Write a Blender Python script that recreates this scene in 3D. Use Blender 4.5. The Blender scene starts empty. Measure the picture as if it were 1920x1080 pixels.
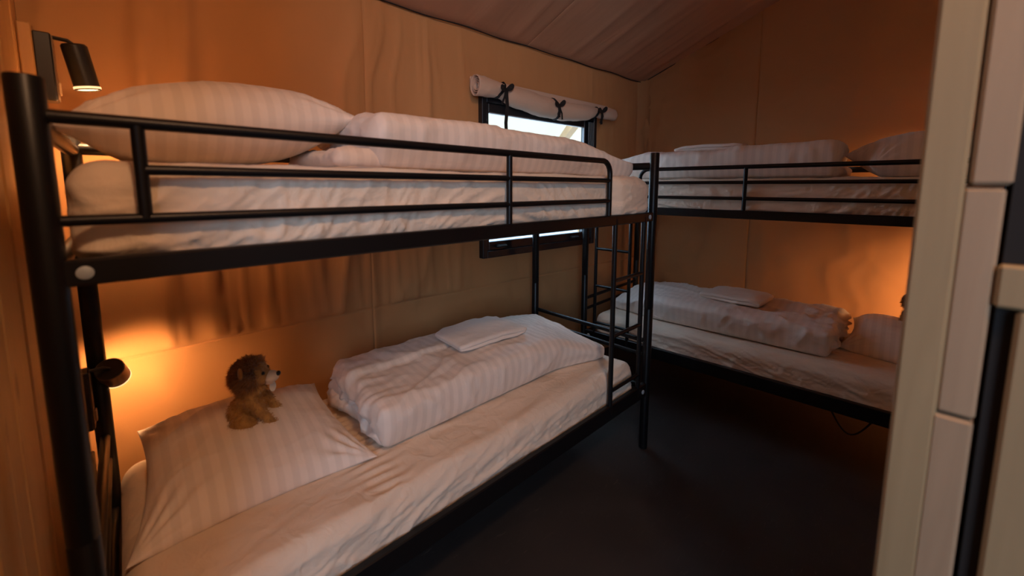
import bpy, math, random
import numpy as np
from math import sin, cos, pi, radians
from mathutils import Vector, Matrix

sc = bpy.context.scene
COL = sc.collection

# ------------------------------------------------------------------ camera
YAW, PITCH, ROLL, FPX = 0.80805, 0.11567, 0.00228, 766.75
CAM = Vector((0.0947, -1.0104, 1.4041))
cam_d = bpy.data.cameras.new('camera')
cam = bpy.data.objects.new('camera', cam_d)
COL.objects.link(cam)
sc.camera = cam
fw = Vector((cos(YAW)*cos(PITCH), sin(YAW)*cos(PITCH), -sin(PITCH)))
rt = fw.cross(Vector((0, 0, 1))).normalized()
up = rt.cross(fw)
r2 = cos(ROLL)*rt + sin(ROLL)*up
u2 = -sin(ROLL)*rt + cos(ROLL)*up
m = Matrix((r2, u2, -fw)).transposed().to_4x4()
m.translation = CAM
cam.matrix_world = m
cam_d.sensor_width = 36
cam_d.lens = FPX/1920*36
cam_d.shift_y = -99.7/1920
cam_d.clip_start = 0.02
cam_d.dof.use_dof = True
cam_d.dof.focus_distance = 2.3
cam_d.dof.aperture_fstop = 2.0

# ------------------------------------------------------------------ world, view
sc.view_settings.view_transform = 'Standard'
sc.view_settings.look = 'None'
sc.view_settings.gamma = 1
sc.view_settings.use_curve_mapping = False
sc.view_settings.exposure = 0.14
w = bpy.data.worlds.new('sky')
sc.world = w
w.use_nodes = True
bg = w.node_tree.nodes['Background']
bg.inputs['Color'].default_value = (0.50, 0.74, 1.0, 1)
bg.inputs['Strength'].default_value = 4.5

def light(name, kind, loc, power, color, target=None, **kw):
    d = bpy.data.lights.new(name, kind)
    d.energy = power
    d.color = color
    for k, v in kw.items():
        setattr(d, k, v)
    o = bpy.data.objects.new(name, d)
    COL.objects.link(o)
    o.location = loc
    if target is not None:
        o.rotation_euler = (Vector(target)-Vector(loc)).to_track_quat('-Z', 'Y').to_euler()
    return o

# sun over the roof, outside: lights the awning seen through the window
light('sun', 'SUN', (4, -3, 8), 3.0, (1.0, 0.90, 0.76), target=(3.0, 1.2, 0), angle=0.02)
# ceiling lamp of the lounge behind the camera
light('lounge_ceiling_lamp', 'POINT', (0.30, -1.55, 2.75), 44, (1.0, 0.56, 0.29), shadow_soft_size=0.10)
# daylight through the glass door of the lounge
light('lounge_door_daylight', 'AREA', (-1.9, -3.1, 1.9), 52, (0.50, 0.72, 1.0), target=(1.6, -0.3, 0.3), shape='RECTANGLE', size=1.2, size_y=1.9)

# ------------------------------------------------------------------ helpers
TW = -0.0375       # window wall against bed frame
TB = 0.0573        # second bunk against bed frame
YW = 1.0307
X2, Y2 = 2.494, 0.7328
HE = 2.325
SL = 0.43

def wl(x, y, z=0.0):
    return np.array([x*cos(TW)-y*sin(TW), x*sin(TW)+y*cos(TW), z])

MW = Matrix.Rotation(TW, 4, 'Z')
MB2 = Matrix.Translation((X2, Y2, 0)) @ Matrix.Rotation(TB, 4, 'Z')       # bed-2 frame: x depth, y along
# canonical bed frame (x from head to foot, y depth) for each bunk
BEDM = {1: Matrix.Identity(4), 2: MB2 @ Matrix.Translation((0, -2.05, 0)) @ Matrix.Rotation(pi/2, 4, 'Z')}
SG = {1: 1, 2: -1}

def _hash(ix, iy, iz, seed):
    h = (ix*374761393 + iy*668265263 + iz*2147483647 + seed*1274126177) & 0xffffffff
    h = ((h ^ (h >> 13))*1274126177) & 0xffffffff
    h = ((h ^ (h >> 16))*2246822519) & 0xffffffff
    h ^= h >> 15
    return (h & 0xffffff)/float(0xffffff)*2-1

def noise(x, y, z=0, seed=0):
    x, y, z = np.broadcast_arrays(np.asarray(x, float), np.asarray(y, float), np.asarray(z, float))
    ix, iy, iz = [np.floor(a).astype(np.int64) for a in (x, y, z)]
    fx, fy, fz = x-ix, y-iy, z-iz
    sx, sy, sz = [f*f*f*(f*(f*6-15)+10) for f in (fx, fy, fz)]
    r = 0
    for dx in (0, 1):
        for dy in (0, 1):
            for dz in (0, 1):
                wgt = (sx if dx else 1-sx)*(sy if dy else 1-sy)*(sz if dz else 1-sz)
                r = r + wgt*_hash(ix+dx, iy+dy, iz+dz, seed)
    return r

def fbm(x, y, z=0, seed=0, o=3):
    r, a = 0, 1.0
    for k in range(o):
        r = r + a*noise(np.asarray(x)*2**k, np.asarray(y)*2**k, np.asarray(z)*2**k, seed+k)
        a *= .5
    return r

def ridge(x, y, z=0, seed=0):
    n = 1-np.abs(noise(x, y, z, seed))*1.6
    return np.clip(n, 0, 1)**3

def crumple(x, y, z=0, seed=0):
    """sharp crossing creases"""
    x = np.asarray(x, float); y = np.asarray(y, float)
    wx = x+.35*noise(x*.8, y*.8, z, seed+50); wy = y+.35*noise(x*.8, y*.8, z, seed+51)
    r = 0
    for k, (f, a) in enumerate(((1, 1.0), (1.9, .55), (3.4, .25))):
        n = np.clip(1-np.abs(noise(wx*f, wy*f, z, seed+k))*2.2, 0, 1)
        r = r+a*n**1.7
    return r/1.8

def sstep(a, b, x):
    t = np.clip((np.asarray(x, float)-a)/(b-a), 0, 1)
    return t*t*(3-2*t)

def link(o, parent=None):
    COL.objects.link(o)
    if parent is not None:
        o.parent = parent
    return o

def mesh(name, V, F, mat, parent=None, smooth=True, matrix=None):
    me = bpy.data.meshes.new(name)
    me.from_pydata([tuple(map(float, v)) for v in V], [], [tuple(map(int, f)) for f in F])
    me.materials.append(mat)
    if smooth:
        me.polygons.foreach_set('use_smooth', [True]*len(me.polygons))
    me.update()
    o = bpy.data.objects.new(name, me)
    link(o, parent)
    if matrix is not None:
        o.matrix_world = matrix
    return o

def empty(name, matrix, label, cat, group=None):
    o = bpy.data.objects.new(name, None)
    o.empty_display_size = .1
    COL.objects.link(o)
    o.matrix_world = matrix
    return tag(o, label, cat, group)

def tag(o, label=None, cat=None, group=None, kind=None):
    if label: o['label'] = label
    if cat: o['category'] = cat
    if group: o['group'] = group
    if kind: o['kind'] = kind
    return o

class MB:
    """collects vertices and faces of ONE mesh"""
    def __init__(s):
        s.V, s.F = [], []
    def add(s, V, F):
        b = len(s.V)
        s.V += [tuple(v) for v in V]
        s.F += [tuple(i+b for i in f) for f in F]
        return s
    def box(s, x0, x1, y0, y1, z0, z1, bev=0.0):
        if bev <= 0:
            V = [(x, y, z) for x in (x0, x1) for y in (y0, y1) for z in (z0, z1)]
            F = [(0, 1, 3, 2), (4, 6, 7, 5), (0, 4, 5, 1), (2, 3, 7, 6), (0, 2, 6, 4), (1, 5, 7, 3)]
            return s.add(V, F)
        b = min(bev, (x1-x0)*.45, (y1-y0)*.45, (z1-z0)*.45)
        V, idx = [], {}
        X, Y, Z = (x0, x1), (y0, y1), (z0, z1)
        for i in (0, 1):
            for j in (0, 1):
                for k in (0, 1):
                    sx, sy, sz = (1 if i == 0 else -1), (1 if j == 0 else -1), (1 if k == 0 else -1)
                    for a in range(3):
                        p = [X[i]+sx*b, Y[j]+sy*b, Z[k]+sz*b]
                        p[a] = (X[i], Y[j], Z[k])[a]
                        idx[(i, j, k, a)] = len(V)
                        V.append(tuple(p))
        F = []
        for a in range(3):
            o1, o2 = [q for q in range(3) if q != a]
            for sd in (0, 1):
                q = []
                for (p1, p2) in ((0, 0), (1, 0), (1, 1), (0, 1)):
                    c = [0, 0, 0]; c[a] = sd; c[o1] = p1; c[o2] = p2
                    q.append(idx[(*c, a)])
                F.append(tuple(q) if (sd == 1) != (a == 1) else tuple(q[::-1]))
        for a in range(3):      # edges along axis a
            o1, o2 = [q for q in range(3) if q != a]
            for p1 in (0, 1):
                for p2 in (0, 1):
                    c0 = [0, 0, 0]; c0[o1] = p1; c0[o2] = p2; c1 = list(c0); c1[a] = 1
                    F.append((idx[(*c0, o1)], idx[(*c1, o1)], idx[(*c1, o2)], idx[(*c0, o2)]))
        for i in (0, 1):
            for j in (0, 1):
                for k in (0, 1):
                    F.append((idx[(i, j, k, 0)], idx[(i, j, k, 1)], idx[(i, j, k, 2)]))
        return s.add(V, F)
    def tube(s, pts, r, n=14, cap=True, flat=None):
        """sweep a circle (or flat=(w,h) rectangle) along points"""
        P = [Vector(p) for p in pts]
        R = r if isinstance(r, (list, tuple, np.ndarray)) else [r]*len(P)
        t0 = (P[1]-P[0]).normalized()
        ref = Vector((0, 0, 1)) if abs(t0.z) < .9 else Vector((1, 0, 0))
        a = t0.cross(ref).normalized()
        V, F = [], []
        for i, p in enumerate(P):
            if i == 0: t = t0
            elif i == len(P)-1: t = (P[i]-P[i-1]).normalized()
            else: t = ((P[i+1]-P[i]).normalized()+(P[i]-P[i-1]).normalized()).normalized()
            a = (a-a.dot(t)*t).normalized()
            b = t.cross(a)
            for k in range(n):
                th = 2*pi*k/n
                if flat:
                    cx, cy = flat
                    c = (cx if k in (0, 1) else -cx, cy if k in (1, 2) else -cy)
                    V.append(p+a*c[0]+b*c[1])
                else:
                    V.append(p+(a*cos(th)+b*sin(th))*R[i])
        for i in range(len(P)-1):
            for k in range(n):
                k2 = (k+1) % n
                F.append((i*n+k, i*n+k2, (i+1)*n+k2, (i+1)*n+k))
        if cap:
            F.append(tuple(range(n))[::-1])
            F.append(tuple((len(P)-1)*n+k for k in range(n)))
        return s.add(V, F)
    def lathe(s, prof, M, n=28):
        """prof: (r, z) list around local z, placed by matrix M"""
        V, F = [], []
        for (r, z) in prof:
            for k in range(n):
                V.append(M @ Vector((r*cos(2*pi*k/n), r*sin(2*pi*k/n), z)))
        for i in range(len(prof)-1):
            for k in range(n):
                k2 = (k+1) % n
                F.append((i*n+k, i*n+k2, (i+1)*n+k2, (i+1)*n+k))
        if prof[0][0] > 1e-6: F.append(tuple(range(n))[::-1])
        if prof[-1][0] > 1e-6: F.append(tuple((len(prof)-1)*n+k for k in range(n)))
        return s.add(V, F)
    def ell(s, c, r, n=14, M=None):
        V, F = [], []
        for i in range(n+1):
            ph = pi*i/n
            for k in range(2*n):
                th = pi*k/n
                p = Vector((r[0]*sin(ph)*cos(th), r[1]*sin(ph)*sin(th), r[2]*cos(ph)))
                if M is not None: p = M @ p
                V.append(Vector(c)+p)
        for i in range(n):
            for k in range(2*n):
                k2 = (k+1) % (2*n)
                F.append((i*2*n+k, (i+1)*2*n+k, (i+1)*2*n+k2, i*2*n+k2))
        return s.add(V, F)
    def build(s, name, mat, parent=None, smooth=False, matrix=None):
        return mesh(name, s.V, s.F, mat, parent, smooth, matrix)

def arcpts(c, r, a0, a1, n, plane='xz', other=0.0):
    out = []
    for i in range(n+1):
        a = a0+(a1-a0)*i/n
        out.append((c[0]+r*cos(a), other, c[1]+r*sin(a)))
    return out

def smooth_by_angle(o, ang=0.6):
    me = o.data
    me.polygons.foreach_set('use_smooth', [True]*len(me.polygons))
    try:
        me.set_sharp_from_angle(angle=ang)
    except Exception:
        pass
    return o

def rbox(sx, sy, sz, r, res, zres=None):
    """rounded box, centre 0, as (verts, normals, faces), grid on every face"""
    zres = zres or res
    def axis(L, rs):
        n = max(2, int(round(L/rs)))
        return np.linspace(-L/2, L/2, n+1)
    ax = [axis(sx, res), axis(sy, res), axis(sz, zres)]
    H = np.array([sx, sy, sz])/2
    V, F, key = [], [], {}
    def vid(i, j, k):
        q = (i, j, k)
        if q not in key:
            key[q] = len(V)
            V.append((ax[0][i], ax[1][j], ax[2][k]))
        return key[q]
    nx, ny, nz = [len(a)-1 for a in ax]
    for i in range(nx):
        for j in range(ny):
            F.append((vid(i, j, nz), vid(i+1, j, nz), vid(i+1, j+1, nz), vid(i, j+1, nz)))
            F.append((vid(i, j, 0), vid(i, j+1, 0), vid(i+1, j+1, 0), vid(i+1, j, 0)))
    for i in range(nx):
        for k in range(nz):
            F.append((vid(i, 0, k), vid(i+1, 0, k), vid(i+1, 0, k+1), vid(i, 0, k+1)))
            F.append((vid(i, ny, k), vid(i, ny, k+1), vid(i+1, ny, k+1), vid(i+1, ny, k)))
    for j in range(ny):
        for k in range(nz):
            F.append((vid(0, j, k), vid(0, j, k+1), vid(0, j+1, k+1), vid(0, j+1, k)))
            F.append((vid(nx, j, k), vid(nx, j+1, k), vid(nx, j+1, k+1), vid(nx, j, k+1)))
    V = np.array(V)
    rr = np.minimum(np.array([r, r, r]), H*.98)
    inner = np.clip(V, -(H-rr), H-rr)
    d = V-inner
    ln = np.linalg.norm(d/rr, axis=1, keepdims=True)
    N = np.where(ln > 1e-9, (d/rr)/np.maximum(ln, 1e-9), 0)
    P = np.where(ln > 1e-9, inner+N*rr, V)
    # verts in face centres
    m_ = (ln[:, 0] <= 1e-9)
    N[m_] = 0
    for a_ in range(3):
        on = m_ & (np.abs(np.abs(V[:, a_])-H[a_]) < 1e-9) & (np.abs(N).sum(1) < 1e-6)
        N[on, a_] = np.sign(V[on, a_])
    return P, N, F

def place(name, V, F, mat, bed, parent=None, smooth=True):
    """canonical bed coordinates -> object with its origin at its own base centre"""
    V = np.array(V, float).copy()
    sg = SG[bed]
    V[:, 1] *= sg
    c = np.array([(V[:, 0].min()+V[:, 0].max())/2, (V[:, 1].min()+V[:, 1].max())/2, V[:, 2].min()])
    F2 = [tuple(f)[::-1] for f in F] if sg < 0 else F
    M = BEDM[bed] @ Matrix.Translation(Vector(c))
    if parent is not None:
        M = None
        Mp = BEDM[bed] @ Matrix.Translation(Vector(c))
        o = mesh(name, V-c, F2, mat, parent, smooth)
        o.matrix_parent_inverse = parent.matrix_world.inverted()
        o.matrix_world = Mp
        o.matrix_basis = Mp
        return o
    return mesh(name, V-c, F2, mat, None, smooth, M)

# ------------------------------------------------------------------ materials
def nmat(name):
    mt = bpy.data.materials.new(name)
    mt.use_nodes = True
    nt = mt.node_tree
    return mt, nt, nt.nodes['Principled BSDF']

def nd(nt, t, **kw):
    n = nt.nodes.new(t)
    for k, v in kw.items():
        if k in n.inputs: n.inputs[k].default_value = v
        else: setattr(n, k, v)
    return n

def mixc(nt, fac, a, b):
    mx = nt.nodes.new('ShaderNodeMix')
    mx.data_type = 'RGBA'
    if hasattr(fac, 'links'): nt.links.new(fac, mx.inputs[0])
    else: mx.inputs[0].default_value = fac
    for i, c in ((6, a), (7, b)):
        if hasattr(c, 'links'): nt.links.new(c, mx.inputs[i])
        else: mx.inputs[i].default_value = (*c, 1)
    return mx.outputs[2]

def coords(nt, scale=(1, 1, 1), kind='Object'):
    tc = nt.nodes.new('ShaderNodeTexCoord')
    mp = nt.nodes.new('ShaderNodeMapping')
    mp.inputs['Scale'].default_value = scale
    nt.links.new(tc.outputs[kind], mp.inputs[0])
    return mp.outputs[0]

def bump(nt, bs, h, strength=.3, dist=.01):
    b = nd(nt, 'ShaderNodeBump')
    b.inputs['Strength'].default_value = strength
    b.inputs['Distance'].default_value = dist
    nt.links.new(h, b.inputs['Height'])
    nt.links.new(b.outputs[0], bs.inputs['Normal'])
    return b

def canvas_mat(name, col, crease=(1, 1, 1), ridg=.12):
    mt, nt, bs = nmat(name)
    c = coords(nt)
    n1 = nd(nt, 'ShaderNodeTexNoise', Scale=2.2, Detail=4.0)
    nt.links.new(c, n1.inputs['Vector'])
    col2 = tuple(x*.82 for x in col)
    nt.links.new(mixc(nt, n1.outputs['Fac'], col2, col), bs.inputs['Base Color'])
    bs.inputs['Roughness'].default_value = .82
    bs.inputs['Specular IOR Level'].default_value = .25
    bs.inputs['Sheen Weight'].default_value = .08
    c2 = coords(nt, crease)
    n2 = nd(nt, 'ShaderNodeTexNoise', Scale=5.0, Detail=3.0, Roughness=.45, Distortion=.6)
    nt.links.new(c2, n2.inputs['Vector'])
    n3 = nd(nt, 'ShaderNodeTexNoise', Scale=420.0, Detail=1.0)
    nt.links.new(c, n3.inputs['Vector'])
    ad = nd(nt, 'ShaderNodeMath', operation='MULTIPLY_ADD')
    nt.links.new(n3.outputs['Fac'], ad.inputs[0])
    ad.inputs[1].default_value = .035
    nt.links.new(n2.outputs['Fac'], ad.inputs[2])
    b1 = bump(nt, bs, ad.outputs[0], .35, .02)
    c3 = coords(nt, tuple(x*1.2 for x in crease))
    n4 = nd(nt, 'ShaderNodeTexNoise', noise_type='RIDGED_MULTIFRACTAL', Scale=2.2, Detail=2.5, Roughness=.5, Distortion=.4)
    nt.links.new(c3, n4.inputs['Vector'])
    b2 = nd(nt, 'ShaderNodeBump', Strength=ridg, Distance=.02)
    nt.links.new(n4.outputs['Fac'], b2.inputs['Height'])
    nt.links.new(b2.outputs[0], b1.inputs['Normal'])
    return mt

def linen_mat(name, stripes=True, col=(.84, .77, .70), crink=.25, rid=False, con=.915):
    mt, nt, bs = nmat(name)
    c = coords(nt)
    if stripes:
        sp = nd(nt, 'ShaderNodeSeparateXYZ')
        nt.links.new(c, sp.inputs[0])
        s1 = nd(nt, 'ShaderNodeMath', operation='MULTIPLY')
        nt.links.new(sp.outputs[0], s1.inputs[0]); s1.inputs[1].default_value = 2*pi/.040
        s2 = nd(nt, 'ShaderNodeMath', operation='SINE')
        nt.links.new(s1.outputs[0], s2.inputs[0])
        s3 = nd(nt, 'ShaderNodeMapRange')
        nt.links.new(s2.outputs[0], s3.inputs[0])
        s3.inputs[1].default_value = -.35; s3.inputs[2].default_value = .35
        dark = tuple(x*con for x in col)
        nt.links.new(mixc(nt, s3.outputs[0], dark, col), bs.inputs['Base Color'])
        rr = nd(nt, 'ShaderNodeMapRange')
        nt.links.new(s3.outputs[0], rr.inputs[0])
        rr.inputs[3].default_value = .72; rr.inputs[4].default_value = .5
        nt.links.new(rr.outputs[0], bs.inputs['Roughness'])
    else:
        bs.inputs['Base Color'].default_value = (*col, 1)
        bs.inputs['Roughness'].default_value = .8
    bs.inputs['Specular IOR Level'].default_value = .3
    bs.inputs['Sheen Weight'].default_value = .15
    n1 = nd(nt, 'ShaderNodeTexNoise', Scale=16.0, Detail=4.0, Distortion=1.2)
    nt.links.new(c, n1.inputs['Vector'])
    n2 = nd(nt, 'ShaderNodeTexNoise', Scale=700.0, Detail=1.0)
    nt.links.new(c, n2.inputs['Vector'])
    ad = nd(nt, 'ShaderNodeMath', operation='MULTIPLY_ADD')
    nt.links.new(n2.outputs['Fac'], ad.inputs[0]); ad.inputs[1].default_value = .05
    nt.links.new(n1.outputs['Fac'], ad.inputs[2])
    b1 = bump(nt, bs, ad.outputs[0], crink, .012)
    c3 = coords(nt, (.75, 1.5, 2.2))
    n3 = nd(nt, 'ShaderNodeTexNoise', noise_type='RIDGED_MULTIFRACTAL', Scale=5.0 if rid else 3.2, Detail=2.5, Roughness=.5, Distortion=.5)
    nt.links.new(c3, n3.inputs['Vector'])
    b2 = nd(nt, 'ShaderNodeBump', Strength=.9 if rid else .55, Distance=.022)
    nt.links.new(n3.outputs['Fac'], b2.inputs['Height'])
    nt.links.new(b2.outputs[0], b1.inputs['Normal'])
    return mt

def wood_mat(name, col, dark, axis=2, rough=.55):
    mt, nt, bs = nmat(name)
    s = [16, 16, 16]; s[axis] = 1.1
    oi = nd(nt, 'ShaderNodeObjectInfo')
    tc = nd(nt, 'ShaderNodeTexCoord')
    add = nd(nt, 'ShaderNodeVectorMath', operation='MULTIPLY_ADD')
    cmb = nd(nt, 'ShaderNodeCombineXYZ')
    for i in range(3): nt.links.new(oi.outputs['Random'], cmb.inputs[i])
    nt.links.new(cmb.outputs[0], add.inputs[0]); add.inputs[1].default_value = (7, 13, 5)
    nt.links.new(tc.outputs['Object'], add.inputs[2])
    mp = nd(nt, 'ShaderNodeMapping'); mp.inputs['Scale'].default_value = s
    nt.links.new(add.outputs[0], mp.inputs[0])
    n1 = nd(nt, 'ShaderNodeTexNoise', Scale=1.6, Detail=5.0, Distortion=1.6)
    nt.links.new(mp.outputs[0], n1.inputs['Vector'])
    wv = nd(nt, 'ShaderNodeTexWave', Scale=.55, Distortion=9.0, Detail=2.0)
    nt.links.new(mp.outputs[0], wv.inputs['Vector'])
    # knots
    vo = nd(nt, 'ShaderNodeTexVoronoi', Scale=3.3)
    mp2 = nd(nt, 'ShaderNodeMapping')
    s2 = [1.9, 1.9, 1.9]; s2[axis] = .9
    mp2.inputs['Scale'].default_value = s2
    nt.links.new(add.outputs[0], mp2.inputs[0]); nt.links.new(mp2.outputs[0], vo.inputs['Vector'])
    kn = nd(nt, 'ShaderNodeMapRange'); nt.links.new(vo.outputs['Distance'], kn.inputs[0])
    kn.inputs[1].default_value = .05; kn.inputs[2].default_value = .13; kn.inputs[3].default_value = 1; kn.inputs[4].default_value = 0
    c1 = mixc(nt, n1.outputs['Fac'], dark, col)
    f2 = nd(nt, 'ShaderNodeMath', operation='MULTIPLY'); nt.links.new(wv.outputs['Fac'], f2.inputs[0]); f2.inputs[1].default_value = .35
    c2 = mixc(nt, f2.outputs[0], c1, tuple(x*.8 for x in col))
    f3 = nd(nt, 'ShaderNodeMath', operation='MULTIPLY'); nt.links.new(kn.outputs[0], f3.inputs[0]); f3.inputs[1].default_value = .6
    c3 = mixc(nt, f3.outputs[0], c2, tuple(x*.35 for x in dark))
    nt.links.new(c3, bs.inputs['Base Color'])
    bs.inputs['Roughness'].default_value = rough
    bump(nt, bs, n1.outputs['Fac'], .15, .003)
    return mt

def plain(name, col, rough=.5, metal=0, emit=None, estr=0, spec=.5):
    mt, nt, bs = nmat(name)
    bs.inputs['Base Color'].default_value = (*col, 1)
    bs.inputs['Roughness'].default_value = rough
    bs.inputs['Metallic'].default_value = metal
    bs.inputs['Specular IOR Level'].default_value = spec
    if emit:
        bs.inputs['Emission Color'].default_value = (*emit, 1)
        bs.inputs['Emission Strength'].default_value = estr
    return mt

def metal_mat():
    mt, nt, bs = nmat('black_powder_coat')
    bs.inputs['Base Color'].default_value = (.006, .006, .007, 1)
    bs.inputs['Roughness'].default_value = .36
    bs.inputs['Specular IOR Level'].default_value = .32
    c = coords(nt)
    n = nd(nt, 'ShaderNodeTexNoise', Scale=600.0, Detail=1.0)
    nt.links.new(c, n.inputs['Vector'])
    bump(nt, bs, n.outputs['Fac'], .12, .001)
    return mt

def floor_mat():
    mt, nt, bs = nmat('dark_vinyl_floor')
    c = coords(nt, (1, 1, 1))
    n1 = nd(nt, 'ShaderNodeTexNoise', Scale=2.6, Detail=6.0, Distortion=.7)
    nt.links.new(c, n1.inputs['Vector'])
    col = mixc(nt, n1.outputs['Fac'], (.020, .018, .018), (.060, .053, .050))
    mp = coords(nt, (3, 22, 1))
    n2 = nd(nt, 'ShaderNodeTexNoise', Scale=2.0, Detail=8.0, Roughness=.75, Distortion=2.5)
    nt.links.new(mp, n2.inputs['Vector'])
    r = nd(nt, 'ShaderNodeMapRange'); nt.links.new(n2.outputs['Fac'], r.inputs[0])
    r.inputs[1].default_value = .60; r.inputs[2].default_value = .78
    nt.links.new(mixc(nt, r.outputs[0], col, (.15, .12, .10)), bs.inputs['Base Color'])
    bs.inputs['Roughness'].default_value = .5
    bs.inputs['Specular IOR Level'].default_value = .35
    bump(nt, bs, n2.outputs['Fac'], .12, .004)
    return mt

def fur_mat(name, a, b):
    mt, nt, bs = nmat(name)
    c = coords(nt)
    n = nd(nt, 'ShaderNodeTexNoise', Scale=55.0, Detail=3.0)
    nt.links.new(c, n.inputs['Vector'])
    nt.links.new(mixc(nt, n.outputs['Fac'], a, b), bs.inputs['Base Color'])
    bs.inputs['Roughness'].default_value = .85
    bs.inputs['Sheen Weight'].default_value = .3
    return mt

def awning_mat():
    mt, nt, bs = nmat('sunlit_awning')
    out = nt.nodes['Material Output']
    bs.inputs['Base Color'].default_value = (.30, .26, .19, 1)
    bs.inputs['Roughness'].default_value = .9
    tr = nd(nt, 'ShaderNodeBsdfTranslucent'); tr.inputs[0].default_value = (.50, .42, .30, 1)
    mx = nd(nt, 'ShaderNodeMixShader'); mx.inputs[0].default_value = .5
    nt.links.new(bs.outputs[0], mx.inputs[1]); nt.links.new(tr.outputs[0], mx.inputs[2])
    nt.links.new(mx.outputs[0], out.inputs[0])
    return mt

def glass_mat():
    mt, nt, bs = nmat('window_glass')
    bs.inputs['Base Color'].default_value = (.97, .99, 1, 1)
    bs.inputs['Roughness'].default_value = 0.02
    bs.inputs['Transmission Weight'].default_value = 1
    bs.inputs['IOR'].default_value = 1.02
    return mt

M = dict(
    canvas=canvas_mat('tan_tent_canvas', (.62, .31, .125), (1, 1, .35)),
    canvas_g=canvas_mat('tan_gable_canvas', (.60, .305, .130), (1, 1, 1), .3),
    canvas_r=canvas_mat('tan_roof_canvas', (.60, .33, .20), (1.6, .3, .3)),
    blind=canvas_mat('pale_blind_canvas', (.74, .53, .40), (1, 1, 1)),
    stripe=linen_mat('striped_damask', True, (.86, .75, .66), .2),
    stripe_soft=linen_mat('faint_striped_damask', True, (.86, .75, .67), .3, False, .95),
    sheet=linen_mat('plain_fitted_sheet', False, (.82, .68, .54), .45, True),
    towel=linen_mat('terry_towel', False, (.84, .74, .66), .5),
    metal=metal_mat(),
    bolt=plain('bolt_cover', (.42, .50, .56), .4),
    floor=floor_mat(),
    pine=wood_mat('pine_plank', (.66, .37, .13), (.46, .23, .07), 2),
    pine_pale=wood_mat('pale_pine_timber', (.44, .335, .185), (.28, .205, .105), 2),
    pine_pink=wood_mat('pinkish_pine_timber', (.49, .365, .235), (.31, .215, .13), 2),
    ply=plain('dark_board', (.012, .010, .009), .8),
    lampblack=plain('lamp_black', (.014, .013, .012), .32),
    lampblack_lit=plain('lamp_black_lit', (.20, .13, .085), .38, .6),  # lit copy of the lamp black: warm wall glow painted into the colour
    brass=plain('lamp_brushed_metal', (.32, .22, .15), .32, .9),
    glow=plain('lamp_diffuser', (1, .9, .8), .5, 0, (1.0, .62, .30), 9),
    frame=plain('window_frame_black', (.012, .014, .018), .32),
    strap=plain('black_webbing', (.010, .010, .011), .75),
    glass=glass_mat(),
    awning=awning_mat(),
    fur=fur_mat('tawny_plush', (.24, .11, .025), (.60, .33, .09)),
    mane=fur_mat('brown_mane', (.12, .04, .012), (.50, .21, .055)),
    cream=fur_mat('cream_plush', (.70, .52, .34), (.80, .64, .46)),
    nose=plain('plush_nose', (.006, .005, .005), .3),
    paper=plain('paper_tag', (.75, .72, .62), .7),
    plastic=plain('switch_plastic', (.5, .33, .18), .3),
    hedge=fur_mat('gravel', (.16, .16, .16), (.26, .26, .27)),
)

# ------------------------------------------------------------------ room shell
def refine(a, b, step, seams=(), w_=.0025):
    xs = list(np.arange(a, b, step))+[b]
    for s in seams:
        xs = [x for x in xs if abs(x-s) > step*.55]
        xs += [s-3*w_, s-w_, s, s+w_, s+3*w_]
    return np.array(sorted(xs))

def groove(x, s, w_=.0025):
    return np.clip(1-np.abs(x-s)/(w_*1.6), 0, 1)

def grid_mesh(name, us, vs, fn, mat, hole=None, flip=False):
    U, Vv = np.meshgrid(us, vs, indexing='ij')
    P = fn(U, Vv)
    nu, nv = len(us), len(vs)
    F = []
    for i in range(nu-1):
        for j in range(nv-1):
            if hole and us[i] >= hole[0]-1e-6 and us[i+1] <= hole[1]+1e-6 and vs[j] >= hole[2]-1e-6 and vs[j+1] <= hole[3]+1e-6:
                continue
            q = (i*nv+j, (i+1)*nv+j, (i+1)*nv+j+1, i*nv+j+1)
            F.append(q[::-1] if flip else q)
    return mesh(name, P.reshape(-1, 3), F, mat)

WX0, WX1, WZ0, WZ1 = 1.672, 2.795, .958, 1.952       # window outer frame on the wall
SEAMX, SEAMZ = .975, .770

def wall_y(x, z):
    """inward bulge of the window wall canvas (metres toward the room)"""
    x = np.asarray(x, float); z = np.asarray(z, float)
    left = 1-.75*sstep(1.0, 1.7, x)
    d = .022*noise(x*1.7, z*.7, 0, 3)*left
    wv = x+.05*noise(x*2, z*2.2, 0, 4)
    fade = sstep(.76, .80, z)
    d = d+.034*ridge(wv*4.2, z*.55, 0, 5)*left*fade
    d = d+.014*ridge(wv*9+z*.6, z*.9, 0, 6)*left*fade
    d = d+.020*ridge(wv*11, z*1.1, 0, 7)*np.exp(-np.clip(z-SEAMZ, 0, 9)/.25)*fade*(1-.6*sstep(1.1, 1.6, x))
    d = d+.006*noise(x*6, z*5, 0, 8)
    d = d+.004*ridge(x*5+z*3, z*4-x*2, 0, 9)*(1-fade)
    # tight round the window and flush at the seams
    g = np.maximum(sstep(.22, .04, np.abs(x-np.clip(x, WX0, WX1)))*sstep(.22, .04, np.abs(z-np.clip(z, WZ0, WZ1))), 0)
    d = d*(1-.9*g)
    ev = sstep(.0, .25, HE-z)
    d = d*(.25+.75*ev)
    k = sstep(0, .05, np.abs(x-SEAMX))
    return d*(.35+.65*k)-.010

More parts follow.
